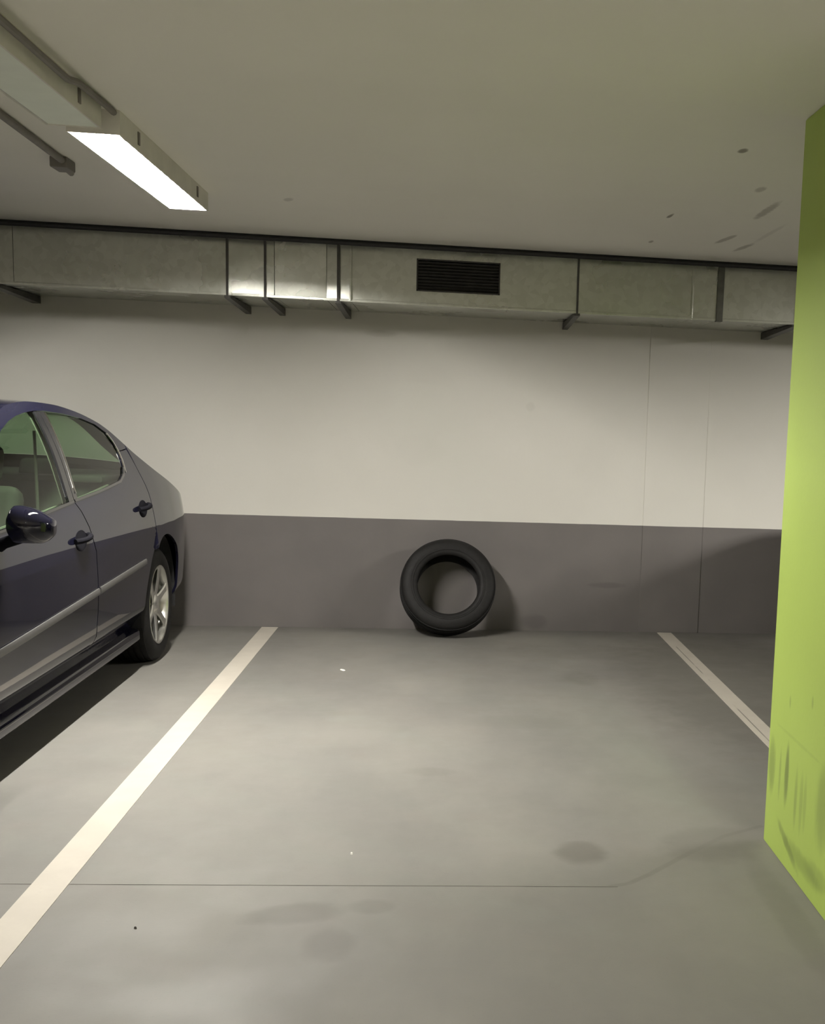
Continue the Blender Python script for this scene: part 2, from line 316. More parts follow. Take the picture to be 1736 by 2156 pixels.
# ------------------------------------------------------------------ strip lights
def strip_light(x0, x1, y0, y1, z, lit, label):
    xc = (x0+x1)/2
    t = empty('strip_light', (xc, y0, CEIL), label, 'ceiling light', 'strip lights in a row')
    h = (x1-x0)/2; L = y1-y0; dz = z-CEIL
    b = MB()
    b.box(-h, h, 0, L, dz*0.45, 0)                      # gear tray
    lip = 0.006
    b.box(-h, -h+lip, 0, L, dz, dz*0.45); b.box(h-lip, h, 0, L, dz, dz*0.45)
    b.box(-h+lip, h-lip, 0, lip, dz, dz*0.45); b.box(-h+lip, h-lip, L-lip, L, dz, dz*0.45)
    b.build('housing', M['lamp_body'], t)
    b = MB()                                             # white trough inside
    b.add([(-h+lip+.001, lip, dz+.001), (-h*.45, lip, dz*.46), (h*.45, lip, dz*.46), (h-lip-.001, lip, dz+.001), (-h+lip+.001, L-lip, dz+.001), (-h*.45, L-lip, dz*.46), (h*.45, L-lip, dz*.46), (h-lip-.001, L-lip, dz+.001)],
          [(0, 1, 5, 4), (1, 2, 6, 5), (2, 3, 7, 6)])
    b.build('reflector', M['reflector'], t)
    if lit:
        nb_ = 15  # added blades, unseen in the tube's glare, that cut light towards the wall
        for i in range(1, nb_):
            y_ = lip+(L-2*lip)*i/nb_
            MB().box(-h+lip, h-lip, y_-.0008, y_+.0008, dz+.0005, dz+.0115).build('added_baffle_blade', M['reflector'], t)
        MB().tube([(0, .03, dz+.025), (0, L*.5, dz+.025), (0, L-.03, dz+.025)], .013, 20).build('tube', M['lit'], t, smooth=True)
    else:
        MB().box(-h+lip, h-lip, lip, L-lip, dz+.003, dz+.006).build('diffuser', M['diffuser'], t)
    for yy in (0.25, L-0.25):
        for s in (-1, 1):
            c = MB(); c.box(s*h-(.004 if s < 0 else 0), s*h+(.004 if s > 0 else 0), yy-.012, yy+.012, dz*0.75, dz*0.2); c.build('clip', M['conduit'], t)
    return t
strip_light(-1.335, -1.155, 4.50, 6.04, 2.385, True, 'glowing fluorescent strip light on the ceiling beyond the unlit one')
strip_light(-1.375, -1.195, 2.88, 4.42, 2.385, False, 'unlit strip light at the upper left with a pale cover')
c = empty('cable_conduit', (-1.56, 2.6, CEIL), 'grey cable conduit along the ceiling left of the strip lights ending in a box', 'conduit')
MB().tube([(0, 0, -.016), (-.005, 1.4, -.016), (-.055, 2.78, -.016)], 0.014, 12).build('pipe', M['conduit'], c, smooth=True)
MB().box(-.105, -.035, 2.78, 2.90, -.045, 0).build('junction_box', M['conduit'], c, bevel=0.006)
MB().tube([(-.075, 2.90, -.022), (-.088, 2.98, -.022), (-.092, 3.03, -.022)], 0.013, 10).build('gland', M['conduit'], c, smooth=True)
tag(MB().tube([(-1.171, 2.4, 2.43), (-1.171, 3.2, 2.43), (-1.171, 3.98, 2.43), (-1.171, 4.08, 2.448), (-1.171, 4.40, 2.456), (-1.171, 4.485, 2.456)], 0.011, 8).build('lamp_cable', M['conduit'], smooth=True),
    'grey cable beside the unlit strip light leading to the glowing one', 'cable')

# ------------------------------------------------------------------ ventilation duct
DY, DZ0, DZ1 = 7.40, 2.125, 2.452
duct = empty('ventilation_duct', (0, DY, DZ0), 'galvanised metal ventilation duct along the top of the rear wall', 'duct')
def dl(x, y, z): return (x, y-DY, z-DZ0)
joints = [-4.6, -2.50, -1.309, -1.092, -1.040, -0.738, -0.668, -0.596, 0.770, 1.487, 1.664, 3.0, 4.6]
# recess of each sheet's front corners (bottom left, bottom right, top left, top right): no two sheets hang quite alike
recess = {1: (.000, .003, .000, .002), 2: (.000, .0125, .001, .0125), 3: (.002, .0045, .002, .0045), 4: (.0150, .0150, .0020, .0020), 5: (.0065, .0005, .0065, .0005), 6: (.0065, .000, .0065, .000), 7: (.012, .000, .010, .000)}
vent = (-0.208, 0.294, 2.204, 2.394)
for i in range(len(joints)-1):
    x0, x1 = joints[i], joints[i+1]; hgt = DZ1-DZ0; rc = recess.get(i, (0, 0, 0, 0))
    def fy(x, z):
        p, q = (x-x0)/(x1-x0), (z-DZ0)/hgt
        return DY + (rc[0]*(1-p)+rc[1]*p)*(1-q)+(rc[2]*(1-p)+rc[3]*p)*q
    b = MB(); g = 0.0015
    xa, xb = x0+g, x1-g
    if i == 7:   # sheet with the grille opening
        va, vb, vz0, vz1 = vent
        xs = [xa, va, vb, xb]; zs = [DZ0, vz0, vz1, DZ1]
        vs = [dl(x, fy(x, z), z) for z in zs for x in xs]; fs = []
        for r in range(3):
            for c_ in range(3):
                if (r, c_) != (1, 1): fs.append((r*4+c_, r*4+c_+1, r*4+5+c_, r*4+4+c_))
        b.add(vs, fs)
        # reveal of the opening
        inn = [dl(x, DY+.10, z) for x, z in ((va, vz0), (vb, vz0), (vb, vz1), (va, vz1))]
        out = [dl(x, fy(x, z), z) for x, z in ((va, vz0), (vb, vz0), (vb, vz1), (va, vz1))]
        b.add(out+inn, [(0, 1, 5, 4), (1, 2, 6, 5), (2, 3, 7, 6), (3, 0, 4, 7)])
        b.add([dl(xa, fy(xa, DZ0), DZ0), dl(xb, fy(xb, DZ0), DZ0), dl(xb, WY, DZ0), dl(xa, WY, DZ0)], [(0, 3, 2, 1)])
        b.add([dl(xa, fy(xa, DZ1), DZ1), dl(xb, fy(xb, DZ1), DZ1), dl(xb, WY, DZ1), dl(xa, WY, DZ1)], [(0, 1, 2, 3)])
        for x in (xa, xb): b.add([dl(x, fy(x, DZ0), DZ0), dl(x, fy(x, DZ1), DZ1), dl(x, WY, DZ1), dl(x, WY, DZ0)], [(0, 1, 2, 3)])
    else:
        b.add([dl(xa, fy(xa, DZ0), DZ0), dl(xb, fy(xb, DZ0), DZ0), dl(xb, WY, DZ0), dl(xa, WY, DZ0), dl(xa, fy(xa, DZ1), DZ1), dl(xb, fy(xb, DZ1), DZ1), dl(xb, WY, DZ1), dl(xa, WY, DZ1)],
              [(0, 1, 5, 4), (1, 2, 6, 5), (2, 3, 7, 6), (3, 0, 4, 7), (4, 5, 6, 7), (0, 3, 2, 1)])
    b.build('duct_section', M['galv'], duct)
# raised seams and the wide dark flange
for x in (-0.596, 1.487):
    MB().box(x-.006, x+.006, -.008, .02, 0.0, DZ1-DZ0).build('seam_rib', M['galv'], duct, bevel=0.002)
MB().box(1.664-.021, 1.664+.021, -.014, .03, -.012, DZ1-DZ0).build('flange', M['galv_dark'], duct, bevel=0.003)
# bottom corner bead along the front edge
MB().box(-4.6, 4.6, -.004, .012, -.006, .010).build('edge_bead', M['galv'], duct, bevel=0.002)
# grille
va, vb, vz0, vz1 = vent
gr = MB(); fr_ = .008
for q in ((va, va+fr_, vz0, vz1), (vb-fr_, vb, vz0, vz1), (va, vb, vz0, vz0+fr_), (va, vb, vz1-fr_, vz1)):
    gr.box(q[0], q[1], -.004, .012, q[2]-DZ0, q[3]-DZ0)
gr = gr.build('grille', M['grille'], duct)
MB().box(va+.004, vb-.004, .085, .095, vz0-DZ0+.002, vz1-DZ0-.002).build('grille_back', M['grille'], gr)
nb = 9
for i in range(nb):
    z = vz0-DZ0+.012+(vz1-vz0-.024)*(i+.5)/nb
    MB().box(-1, 1, -.011, .011, -.0012, .0012, Matrix.Translation(((va+vb)/2, .018, z)) @ Matrix.Rotation(R(-38), 4, 'X') @ Matrix.Diagonal(((vb-va)/2-.009, 1, 1, 1))).build('blade', M['grille'], gr)
# hangers: a vertical strap over the front and a bracket arm under the duct back to the wall
def hanger(x, w, front=True, arm=True, aw=0.035, drop=0.02):
    if front:
        s = MB().box(x-w/2, x+w/2, -.012, -.003, -.02, CEIL-DZ0).build('hanger_strap', M['hanger'], duct)
    else: s = None
    if arm:
        b = MB(); t = .024
        b.add([(x-aw/2, -.008, -.006), (x+aw/2, -.008, -.006), (x+aw/2, WY-DY, -.004), (x-aw/2, WY-DY, -.004),
               (x-aw/2, -.008, -.006-t*.6), (x+aw/2, -.008, -.006-t*.6), (x+aw/2, WY-DY, -.006-t-drop), (x-aw/2, WY-DY, -.006-t-drop)],
              [(0, 3, 2, 1), (4, 5, 6, 7), (0, 1, 5, 4), (1, 2, 6, 5), (2, 3, 7, 6), (3, 0, 4, 7)])
        b.build('bracket_arm', M['hanger'], s if s is not None else duct)
for x, w_ in ((-1.309, .013), (-1.092, .013), (-0.668, .016), (0.770, .012)): hanger(x, w_)
hanger(-2.62, .012, aw=.05); hanger(2.16, .012, aw=.05)
tag(MB().tube([(-4.8, 7.315, CEIL-.0165), (0, 7.315, CEIL-.0165), (4.8, 7.315, CEIL-.0165)], 0.0165, 10).build('black_pipe', M['black_pipe'], smooth=True),
    'thin black pipe running along the ceiling in front of the metal duct', 'pipe')

# ------------------------------------------------------------------ loose tyre
def tyre_profile(Rr, W, rr):
    h = W/2
    return [(-h*.80, rr), (-h*.92, rr+.004), (-h*.99, rr+.022), (-h*1.03, rr+(Rr-rr)*.42), (-h*1.01, rr+(Rr-rr)*.62), (-h*.95, Rr-.026), (-h*.86, Rr-.012), (-h*.76, Rr-.0075),
            (h*.76, Rr-.0075), (h*.86, Rr-.012), (h*.95, Rr-.026), (h*1.01, rr+(Rr-rr)*.62), (h*1.03, rr+(Rr-rr)*.42), (h*.99, rr+.022), (h*.92, rr+.004), (h*.80, rr),
            (h*.78, rr+.012), (h*.88, rr+(Rr-rr)*.45), (h*.72, Rr-.022), (-h*.72, Rr-.022), (-h*.88, rr+(Rr-rr)*.45), (-h*.78, rr+.012)]
def tread_mesh(Rr, W):
    h = W/2*.78; b = MB(); ribs = 5; g = .007; rw = (2*h-g*(ribs-1))/ribs
    for k in range(ribs):
        a = -h+k*(rw+g); drop = .003 if k in (0, ribs-1) else 0
        b.lathe([(a, Rr-.011), (a+.001, Rr-drop), (a+rw-.001, Rr-drop), (a+rw, Rr-.011)], 72)
    return b
tR, tW, trim_r = 0.318, 0.215, 0.203
tilt, yaw = R(22.5), R(3.0)
t = empty('loose_tyre', (0.02, 0, 0), 'loose black car tyre leaning against the grey band of the wall', 'tyre')
# local frame of the parts: axle along X; standing on z = 0
A = Matrix.Translation((0, 0, tR)) @ Matrix.Rotation(R(90), 4, 'Z')            # axle along Y
tb = MB().lathe(tyre_profile(tR, tW, trim_r), 96, Mx=A).build('carcass', M['rubber'], t, smooth=True, ang=60)
tread = MB(); tm = tread_mesh(tR, tW); tread.add([A @ Vector(p) for p in tm.v], tm.f); tread.build('tread_rib', M['tread'], t)
for s in (-1, 1):   # raised rim-protector ring on each sidewall
    MB().lathe([(s*tW*.500, trim_r+.028), (s*tW*.520, trim_r+.034), (s*tW*.520, trim_r+.040), (s*tW*.500, trim_r+.046)], 72, Mx=A).build('sidewall_ring', M['rubber'], t, smooth=True)
# lean back on its rear shoulder until the top touches the wall
q = tW/2*.76
t.rotation_euler = (-tilt, 0, yaw)
rot = Matrix.Rotation(yaw, 4, 'Z') @ Matrix.Rotation(-tilt, 4, 'X')
pts = [rot @ (A @ Vector(p)) for p in tyre_profile(tR, tW, trim_r)+[]] if False else [rot @ Vector(v_) for v_ in [v.co for v in tb.data.vertices]]
pts += [rot @ (A @ Vector(p)) for p in tm.v]
t.location = (0.022, WY-0.002-max(p.y for p in pts), -min(p.z for p in pts))

# ------------------------------------------------------------------ the car
CARX, HUBY = -2.505, 7.0
HW = 0.905
def pchip(pts):
    xs = [p[0] for p in pts]; ys = [p[1] for p in pts]; n_ = len(xs)
    d = [(ys[i+1]-ys[i])/(xs[i+1]-xs[i]) for i in range(n_-1)]; mm = [d[0]]
    for i in range(1, n_-1): mm.append(0.0 if d[i-1]*d[i] <= 0 else 2*d[i-1]*d[i]/(d[i-1]+d[i]))
    mm.append(d[-1])
    def f(x):
        if x <= xs[0]: return ys[0]+mm[0]*(x-xs[0])
        if x >= xs[-1]: return ys[-1]+mm[-1]*(x-xs[-1])
        i = 0
        while x > xs[i+1]: i += 1
        h = xs[i+1]-xs[i]; s = (x-xs[i])/h
        return (2*s**3-3*s*s+1)*ys[i]+(s**3-2*s*s+s)*h*mm[i]+(-2*s**3+3*s*s)*ys[i+1]+(s**3-s*s)*h*mm[i+1]
    return f
SEG = [(-9, .785, pchip([(.18, .125), (.255, .088), (.30, .060), (.335, .034), (.36, .0190), (.385, .0132), (.43, .0098), (.48, .0062), (.53, .0026), (.58, .0005), (.68, .000), (.785, .000)])),
       (.785, 9, pchip([(.785, 0), (.86, .011), (.95, .029), (1.01, .047), (1.10, .085), (1.2, .13), (1.3, .183), (1.4, .245), (1.5, .32)]))]
PLANF = pchip([(-3.92, .55), (-3.82, .33), (-3.65, .19), (-3.4, .10), (-3.1, .035), (-2.7, .004), (-2.0, 0), (0, 0), (.3, .006), (.6, .024), (.8, .055), (.9, .10), (.97, .22)])
def sinset(u, z):
    for a_, b_, f in SEG:
        if z < b_: s = f(z); break
    e_ = 0.0
    if -.172 < u < .75 and z > .30:     # rear haunch rolls out over the wheel arch
        w_ = max(0.0, min(1.0, (.75-u)/.55)); w_ = w_*w_*(3-2*w_)
        e_ = -.135*(.785-max(min(z, .785), .64))*w_*(1.0 if z > .64 else max(0.0, (z-.30)/.34))
    return s+PLANF(u)+e_
def S(u, z, side=1, off=0.0):
    return Vector((side*(HW-sinset(u, z)+off), u, z))
def SN(u, z, side=1):
    h = .0015
    du = (S(u+h, z, side)-S(u-h, z, side)); dz = (S(u, z+h, side)-S(u, z-h, side))
    n_ = du.cross(dz); n_.normalize()
    return n_ if n_.x*side > 0 else -n_
RAIL = pchip([(-3.92, .60), (-3.75, .68), (-3.5, .75), (-3.2, .81), (-2.9, .89), (-2.70, .962), (-2.5, 1.075), (-2.3, 1.185), (-2.1, 1.285), (-1.87, 1.372), (-1.6, 1.435), (-1.3, 1.452), (-1.0, 1.443), (-.74, 1.415), (-.476, 1.360),
              (-.36, 1.318), (-.257, 1.265), (-.145, 1.206), (0, 1.146), (.173, 1.084), (.375, 1.020), (.59, .955), (.8, .895), (.97, .845)])
CROWN = pchip([(-3.92, .06), (-3.2, .10), (-2.70, .10), (-2.0, .085), (-1.7, .03), (-1.3, .016), (-.7, .02), (-.3, .05), (.1, .05), (.5, .05), (.97, .04)])
def T(u, t_):
    z = RAIL(u); xr = HW-sinset(u, z); return Vector((xr*t_, u, z+CROWN(u)*(1-abs(t_)**2.4)))
def inpoly(x, y, P):
    c_ = False; j = len(P)-1
    for i in range(len(P)):
        if (P[i][1] > y) != (P[j][1] > y) and x < (P[j][0]-P[i][0])*(y-P[i][1])/(P[j][1]-P[i][1])+P[i][0]: c_ = not c_
        j = i
    return c_
def resample(P, step):
    out = []
    for i in range(len(P)):
        a_, b_ = P[i], P[(i+1) % len(P)]; L = math.dist(a_, b_); k = max(1, int(math.ceil(L/step)))
        out += [(a_[0]+(b_[0]-a_[0])*j/k, a_[1]+(b_[1]-a_[1])*j/k) for j in range(k)]
    return out
ROWS = sorted([.785]+[.262+.012*i for i in range(12)]+[.42+.03*i for i in range(12)]+[.80+.035*i for i in range(20)])
def panel(name, P, m_, parent, side=1, off=0.0, rim=.014, step=.04, ustep=.05):
    """a body panel cut from the flank surface: outline P in (u, z)"""
    P = resample(P, step); zs = [p[1] for p in P]; us = [p[0] for p in P]
    pts = list(P)
    for z in ROWS:
        if min(zs) < z < max(zs):
            u = math.floor(min(us)/ustep)*ustep
            while u < max(us):
                if inpoly(u, z, P) and min(math.dist((u, z), p) for p in P) > .012: pts.append((u, z))
                u += ustep
    n_ = len(P)
    r = delaunay_2d_cdt([Vector(p) for p in pts], [(i, (i+1) % n_) for i in range(n_)], [], 0, 1e-5)
    V2, F2 = r[0], r[2]
    F2 = [f for f in F2 if inpoly(sum(V2[i].x for i in f)/len(f), sum(V2[i].y for i in f)/len(f), P)]
    vs = [S(p.x, p.y, side, off) for p in V2]; fs = []; nr = []
    for f in F2:
        cx = sum(V2[i].x for i in f)/len(f); cz = sum(V2[i].y for i in f)/len(f)
        ns = [SN(V2[i].x*.85+cx*.15, V2[i].y*.85+cz*.15, side) for i in f]
        a_, b_, c_ = (vs[i] for i in f[:3]); g_ = (b_-a_).cross(c_-a_)
        if g_.dot(ns[0]) < 0: f = f[::-1]; ns = ns[::-1]
        fs.append(tuple(f)); nr += ns
    k0 = len(vs); ring = [S(p[0], p[1], side, off) for p in P]; ins = [S(p[0], p[1], side, off-rim) for p in P]
    vs += ring+ins; nrim = 0
    for i in range(n_):
        j = (i+1) % n_; fs.append((k0+i, k0+j, k0+n_+j, k0+n_+i)); nr += [Vector((0, 0, 0))]*4
    me_ = bpy.data.meshes.new(name); me_.from_pydata([tuple(v) for v in vs], [], fs); me_.update()
    for p in me_.polygons: p.use_smooth = True
    me_.normals_split_custom_set([tuple(x) for x in nr])
    me_.materials.append(m_)
    return link(name, me_, parent)
def top_patch(name, u0, u1, t0, t1, m_, parent, nu=24, nt_=20, mirror=False):
    b = MB(); vs = []; fs = []
    for i in range(nu+1):
        for j in range(nt_+1): vs.append(T(u0+(u1-u0)*i/nu, t0+(t1-t0)*j/nt_))
    for i in range(nu):
        for j in range(nt_): fs.append((i*(nt_+1)+j, i*(nt_+1)+j+1, (i+1)*(nt_+1)+j+1, (i+1)*(nt_+1)+j))
    me_ = bpy.data.meshes.new(name); me_.from_pydata([tuple(v) for v in vs], [], fs)
    for p in me_.polygons: p.use_smooth = True
    me_.materials.append(m_); return link(name, me_, parent)
def arc(cu, cz, r, a0, a1, n_=18): return [(cu+r*math.cos(R(a0+(a1-a0)*i/n_)), cz+r*math.sin(R(a0+(a1-a0)*i/n_))) for i in range(n_+1)]
def rail_line(u0, u1, n_=14): return [(u0+(u1-u0)*i/n_, RAIL(u0+(u1-u0)*i/n_)) for i in range(n_+1)]

def build_car():
    car = empty('car', (CARX, HUBY, 0), 'dark blue saloon car parked with its tail to the rear wall', 'car')
    AR, ACU, ACZ = .395, .03, .335           # rear arch
    FCU = -2.95
    for side in (1, -1):
        zs0 = .255
        # --- outlines (u, z)
        front_gap = [(-1.447, 1.014), (-1.40, .97), (-1.345, .893), (-1.305, .78), (-1.288, .657), (-1.280, .50), (-1.285, .34), (-1.30, zs0)]
        fender_gap = [(-2.66, .962), (-2.68, .88), (-2.675, .78), (-2.63, .60), (-2.575, .45), (-2.56, .34), (-2.56, zs0)]
        gp = .005
        fdoor = [(u+gp, z) for u, z in fender_gap[::-1]]+[(-1.8, .994)]+[(u-gp, z) for u, z in front_gap]
        rear_shut = [(-.40, 1.205), (-.222, 1.214), (-.20, 1.13), (-.172, .98), (-.165, .80), (-.17, .70)]
        a_arc = arc(ACU, ACZ, AR+.012, 122, 193, 12)
        rdoor = [(u+gp, z) for u, z in front_gap[::-1]]+[(-1.0, 1.032), (-.62, 1.056), (-.50, 1.085), (-.425, 1.125)]+[(u-gp, z) for u, z in rear_shut]+[(u-gp, z) for u, z in a_arc if u < -.18 and z > zs0+.01]+[(-.375, zs0)]
        fender = [(-3.56, .30)]+[(-3.86, .34), (-3.90, .45), (-3.90, .59)]+[(u, RAIL(u)-.004) for u in (-3.8, -3.6, -3.4, -3.2, -3.0, -2.8, -2.71)]+[(u-gp, z) for u, z in fender_gap]+[(-2.575, .255)]+arc(FCU, .335, .385, -4, 184, 22)
        quarter = arc(ACU, ACZ, AR, 190, -8, 24)[0:0]
        q_arc = [p for p in arc(ACU, ACZ, AR, 124, -12, 20)]
        quarter = [(u+gp, z) for u, z in rear_shut[2:]]+q_arc+[(.46, .24), (.80, .25), (.965, .30), (.965, RAIL(.965))]+rail_line(.965, -.207, 22)
        # glasses
        fglass = [(-1.53, 1.022), (-1.80, 1.003), (-2.10, .985), (-2.37, .972), (-2.58, .968), (-2.45, 1.045), (-2.27, 1.145), (-2.10, 1.233), (-1.95, 1.301), (-1.871, 1.330), (-1.72, 1.366), (-1.587, 1.388), (-1.45, 1.402), (-1.318, 1.408)]
        rglass = [(-1.385, 1.023), (-1.0, 1.040), (-.66, 1.062), (-.53, 1.082), (-.455, 1.115), (-.415, 1.165), (-.402, 1.215), (-.408, 1.262), (-.435, 1.303), (-.53, 1.343), (-.703, 1.374), (-.953, 1.397), (-1.18, 1.407)]
        # side frame above the belt (roof rail, pillars) is everything between belt and rail except the glass: built as strips
        fd = panel('front_door', fdoor, M['paint'], car, side)
        rd = panel('rear_door', rdoor, M['paint'], car, side)
        panel('front_fender', fender, M['paint'], car, side)
        rq = panel('rear_quarter', quarter, M['paint'], car, side)
        b = MB(); prof = [(.13, .262), (.062, .250), (.050, .243), (.044, .236), (.043, .194), (.048, .186), (.062, .182), (.13, .182)]; k_ = 24; vs = []; fs = []
        for i in range(k_+1):
            u = -2.565+(2.565-.385)*i/k_
            for d_, z_ in prof: vs.append((side*(HW-d_-PLANF(u)), u, z_))
        n_ = len(prof)
        for i in range(k_):
            for j in range(n_-1): fs.append((i*n_+j, (i+1)*n_+j, (i+1)*n_+j+1, i*n_+j+1))
        fs += [tuple(range(n_)), tuple(k_*n_+j for j in range(n_))[::-1]]
        b.add(vs, fs); b.build('sill', M['paint'], car, smooth=True, ang=50)
        # cant rail: from A pillar over both glasses to the C pillar
        cant = [(-2.665, .964)]+[(u+.004, z+.002) for u, z in [(-2.58, .968), (-2.45, 1.045), (-2.27, 1.145), (-2.10, 1.233), (-1.95, 1.301), (-1.871, 1.330), (-1.72, 1.366), (-1.587, 1.388), (-1.45, 1.402), (-1.318, 1.410)]]+\
               [(-1.18, 1.412), (-.953, 1.402), (-.703, 1.379), (-.53, 1.348), (-.428, 1.306), (-.40, 1.262), (-.394, 1.21), (-.222, 1.219), (-.212, RAIL(-.212))]+rail_line(-.212, -2.67, 36)
        cr = panel('cant_rail', cant, M['paint'], car, side)
        g = panel('door_glass', fglass, M['glass'], fd, side, off=-.006, rim=.002)
        g2 = panel('door_glass', rglass, M['glass'], rd, side, off=-.006, rim=.002)
        panel('pillar_trim', [(-1.52, 1.016), (-1.452, 1.018), (-1.262, 1.409), (-1.312, 1.409)], M['trim'], fd, side, off=.001)
        panel('pillar_trim', [(-1.444, 1.018), (-1.392, 1.019), (-1.19, 1.409), (-1.254, 1.409)], M['trim'], rd, side, off=.001)
        # added chrome strips standing in for lamp glints on the black frame
        panel('glint_strip', [(-1.392, 1.05), (-1.384, 1.05), (-1.186, 1.405), (-1.198, 1.405)], M['chrome'], rd, side, off=.005, rim=.006)
        panel('glint_strip', [(-.455, 1.100), (-.44, 1.104), (-.398, 1.165), (-.388, 1.215), (-.392, 1.262), (-.42, 1.306), (-.436, 1.300), (-.410, 1.260), (-.404, 1.215), (-.414, 1.168)], M['chrome'], rd, side, off=.004, rim=.006)
        # weather strips under the glass
        panel('weather_strip', [(-2.57, .962), (-2.37, .966), (-1.8, .996), (-1.455, 1.014), (-1.455, 1.024), (-1.8, 1.006), (-2.37, .975), (-2.57, .971)], M['trim'], fd, side, off=.004, rim=.008)
        panel('weather_strip', [(-1.44, 1.016), (-1.0, 1.034), (-.62, 1.058), (-.50, 1.088), (-.44, 1.122), (-.45, 1.132), (-.51, 1.098), (-.63, 1.068), (-1.0, 1.044), (-1.44, 1.026)], M['trim'], rd, side, off=.004, rim=.008)
        # mouldings: bowed strips along the doors
        def mould(u0, u1, par):
            b = MB(); k = 12; prof = [(-.016, .002), (-.014, .010), (-.010, .0115), (.012, .0085), (.015, .007), (.016, .002)]
            vs = []; fs = []
            for i in range(k+1):
                u = u0+(u1-u0)*i/k; zc = .540+(u+2.5)*.0405
                for dz_, o_ in prof: vs.append(S(u, zc+dz_, side, o_))
            n_ = len(prof)
            for i in range(k):
                for j in range(n_-1): fs.append((i*n_+j, (i+1)*n_+j, (i+1)*n_+j+1, i*n_+j+1))
            fs += [tuple(range(n_)), tuple(k*n_+j for j in range(n_))[::-1]]
            b.add(vs, fs); return b.build('moulding', M['moulding'], par, smooth=True, ang=50)
        mould(-2.60, -1.292, fd); mould(-1.268, -.415, rd)
        # handles: flat black disc painting in the cup's shade, and a bar
        for par, uc, zc in ((fd, -1.50, .848), (rd, -.37, .905)):
            cup = [(uc+.085*math.cos(a_), zc+.044*math.sin(a_)+.03*math.cos(a_)*.3) for a_ in [2*PI*i/20 for i in range(20)]]
            panel('cup_shade_disc', cup, M['plastic'], par, side, off=.0015, rim=.004, step=.02, ustep=.03)
            b = MB(); pts_ = []
            for i in range(9):
                s_ = i/8; u = uc-.10+.20*s_; z = zc+.004+.012*s_; o_ = .006+.028*math.sin(PI*min(1, max(0, s_)))**.6
                pts_.append(S(u, z, side, o_))
            b.tube(pts_, .0125, 10); b.build('handle', M['plastic'], par, smooth=True)
        # door inner cards and arch liners
        card = [(-2.60, .30), (-.42, .30), (-.42, 1.0), (-.60, 1.045), (-1.0, 1.02), (-1.45, 1.0), (-2.58, .945)]
        panel('door_card', card, M['cabin_light'], car, side, off=-.075, rim=.004)
        bp_in = [(-1.50, 1.0), (-1.36, 1.0), (-1.17, 1.42), (-1.30, 1.42)]
        panel('centre_pillar', bp_in, M['cabin_light'], car, side, off=-.035, rim=.004)
        panel('rear_pillar', [(-.60, 1.03), (.10, 1.03), (.0, 1.12), (-.30, 1.25), (-.44, 1.31), (-.36, 1.24), (-.36, 1.15), (-.42, 1.09)], M['cabin_light'], car, side, off=-.02, rim=.004)
        for cu, r_a in ((ACU, AR), (FCU, .385)):
            b = MB(); vs = []; fs = []; k = 20
            for i in range(k+1):
                a_ = R(-12+204*i/k)
                for xx in (HW-.035-PLANF(max(-3.3, cu)), HW-.30): vs.append((side*xx, cu+(r_a+.006)*math.cos(a_), ACZ+(r_a+.006)*math.sin(a_)))
            for i in range(k): fs.append((2*i, 2*i+1, 2*i+3, 2*i+2))
            c0 = len(vs); vs.append((side*(HW-.30), cu, ACZ))
            for i in range(k): fs.append((2*i+1, c0, 2*i+3))
            b.add(vs, fs); b.build('arch_liner', M['under'], car)
        # mirror: shell with a flat rear opening, glass, foot
        def mirror():
            root = bpy.data.objects.new('side_mirror', None); COL.objects.link(root); root.parent = car
            cx, cu, cz = (HW+.105), -2.44, 1.005
            root.location = (side*(HW+.02), cu, cz-.06)
            b = MB(); vs = []; fs = []; nx, na = 18, 24
            for i in range(nx+1):
                s_ = i/nx; x = -.082+.146*s_                       # inner end to tip
                top = .074*(1-max(0, (s_-.12)/.88)**2.2*0.72) if s_ > .12 else .073*(.62+.38*math.sin(PI/2*s_/.12))
                bot = -.068*(1-max(0, (s_-.70)/.30)**2*.45) if s_ > .08 else -.062*(.6+.4*math.sin(PI/2*s_/.08))
                dep = .075*(math.sin(PI*min(1, .16+.80*s_)))**.55
                top += -.004
                for j in range(na):
                    a_ = 2*PI*j/na; cc, ss = math.cos(a_), math.sin(a_)
                    yy = -dep*abs(cc)**.9 if cc > 0 else .042*abs(cc)**.35
                    zz = (top if ss > 0 else -bot)*math.copysign(abs(ss)**.75, ss)
                    vs.append((side*(.085+x), yy, .06+zz))
            for i in range(nx):
                for j in range(na): fs.append((i*na+j, i*na+(j+1) % na, (i+1)*na+(j+1) % na, (i+1)*na+j))
            fs.append(tuple(range(na))); fs.append(tuple(nx*na+j for j in range(na))[::-1])
            b.add(vs, fs); b.build('mirror_housing', M['paint'], root, smooth=True, ang=70)
            b = MB(); k = 20
            ring = [(side*(.078+.054*math.cos(2*PI*i/k)), .0435, .062+.045*math.sin(2*PI*i/k)) for i in range(k)]; ring2 = [(x, .047, z) for x, _, z in ring]
            b.add(ring+ring2, [tuple(range(k)), tuple(range(k, 2*k))[::-1]]+[(i, (i+1) % k, k+(i+1) % k, k+i) for i in range(k)])
            b.build('mirror_glass', M['mirror'], root)
            b = MB(); b.tube([(side*(-.06), .03, -.035), (side*(-.03), .02, -.012), (side*.02, .008, .006), (side*.045, .0, .016)], .022, 12); b.build('mirror_foot', M['plastic'], root, smooth=True)
        mirror()
    # --- top surfaces
    top_patch('bonnet', -3.86, -2.84, -.985, .985, M['paint'], car, 24, 24)
    top_patch('scuttle', -2.83, -2.67, -1, 1, M['plastic'], car, 6, 20)
    top_patch('windscreen', -2.67, -1.76, -.90, .90, M['glass'], car, 20, 24)
    for s in (1, -1): top_patch('windscreen_pillar', -2.67, -1.76, .90*s, 1.0*s, M['paint'], car, 16, 4)
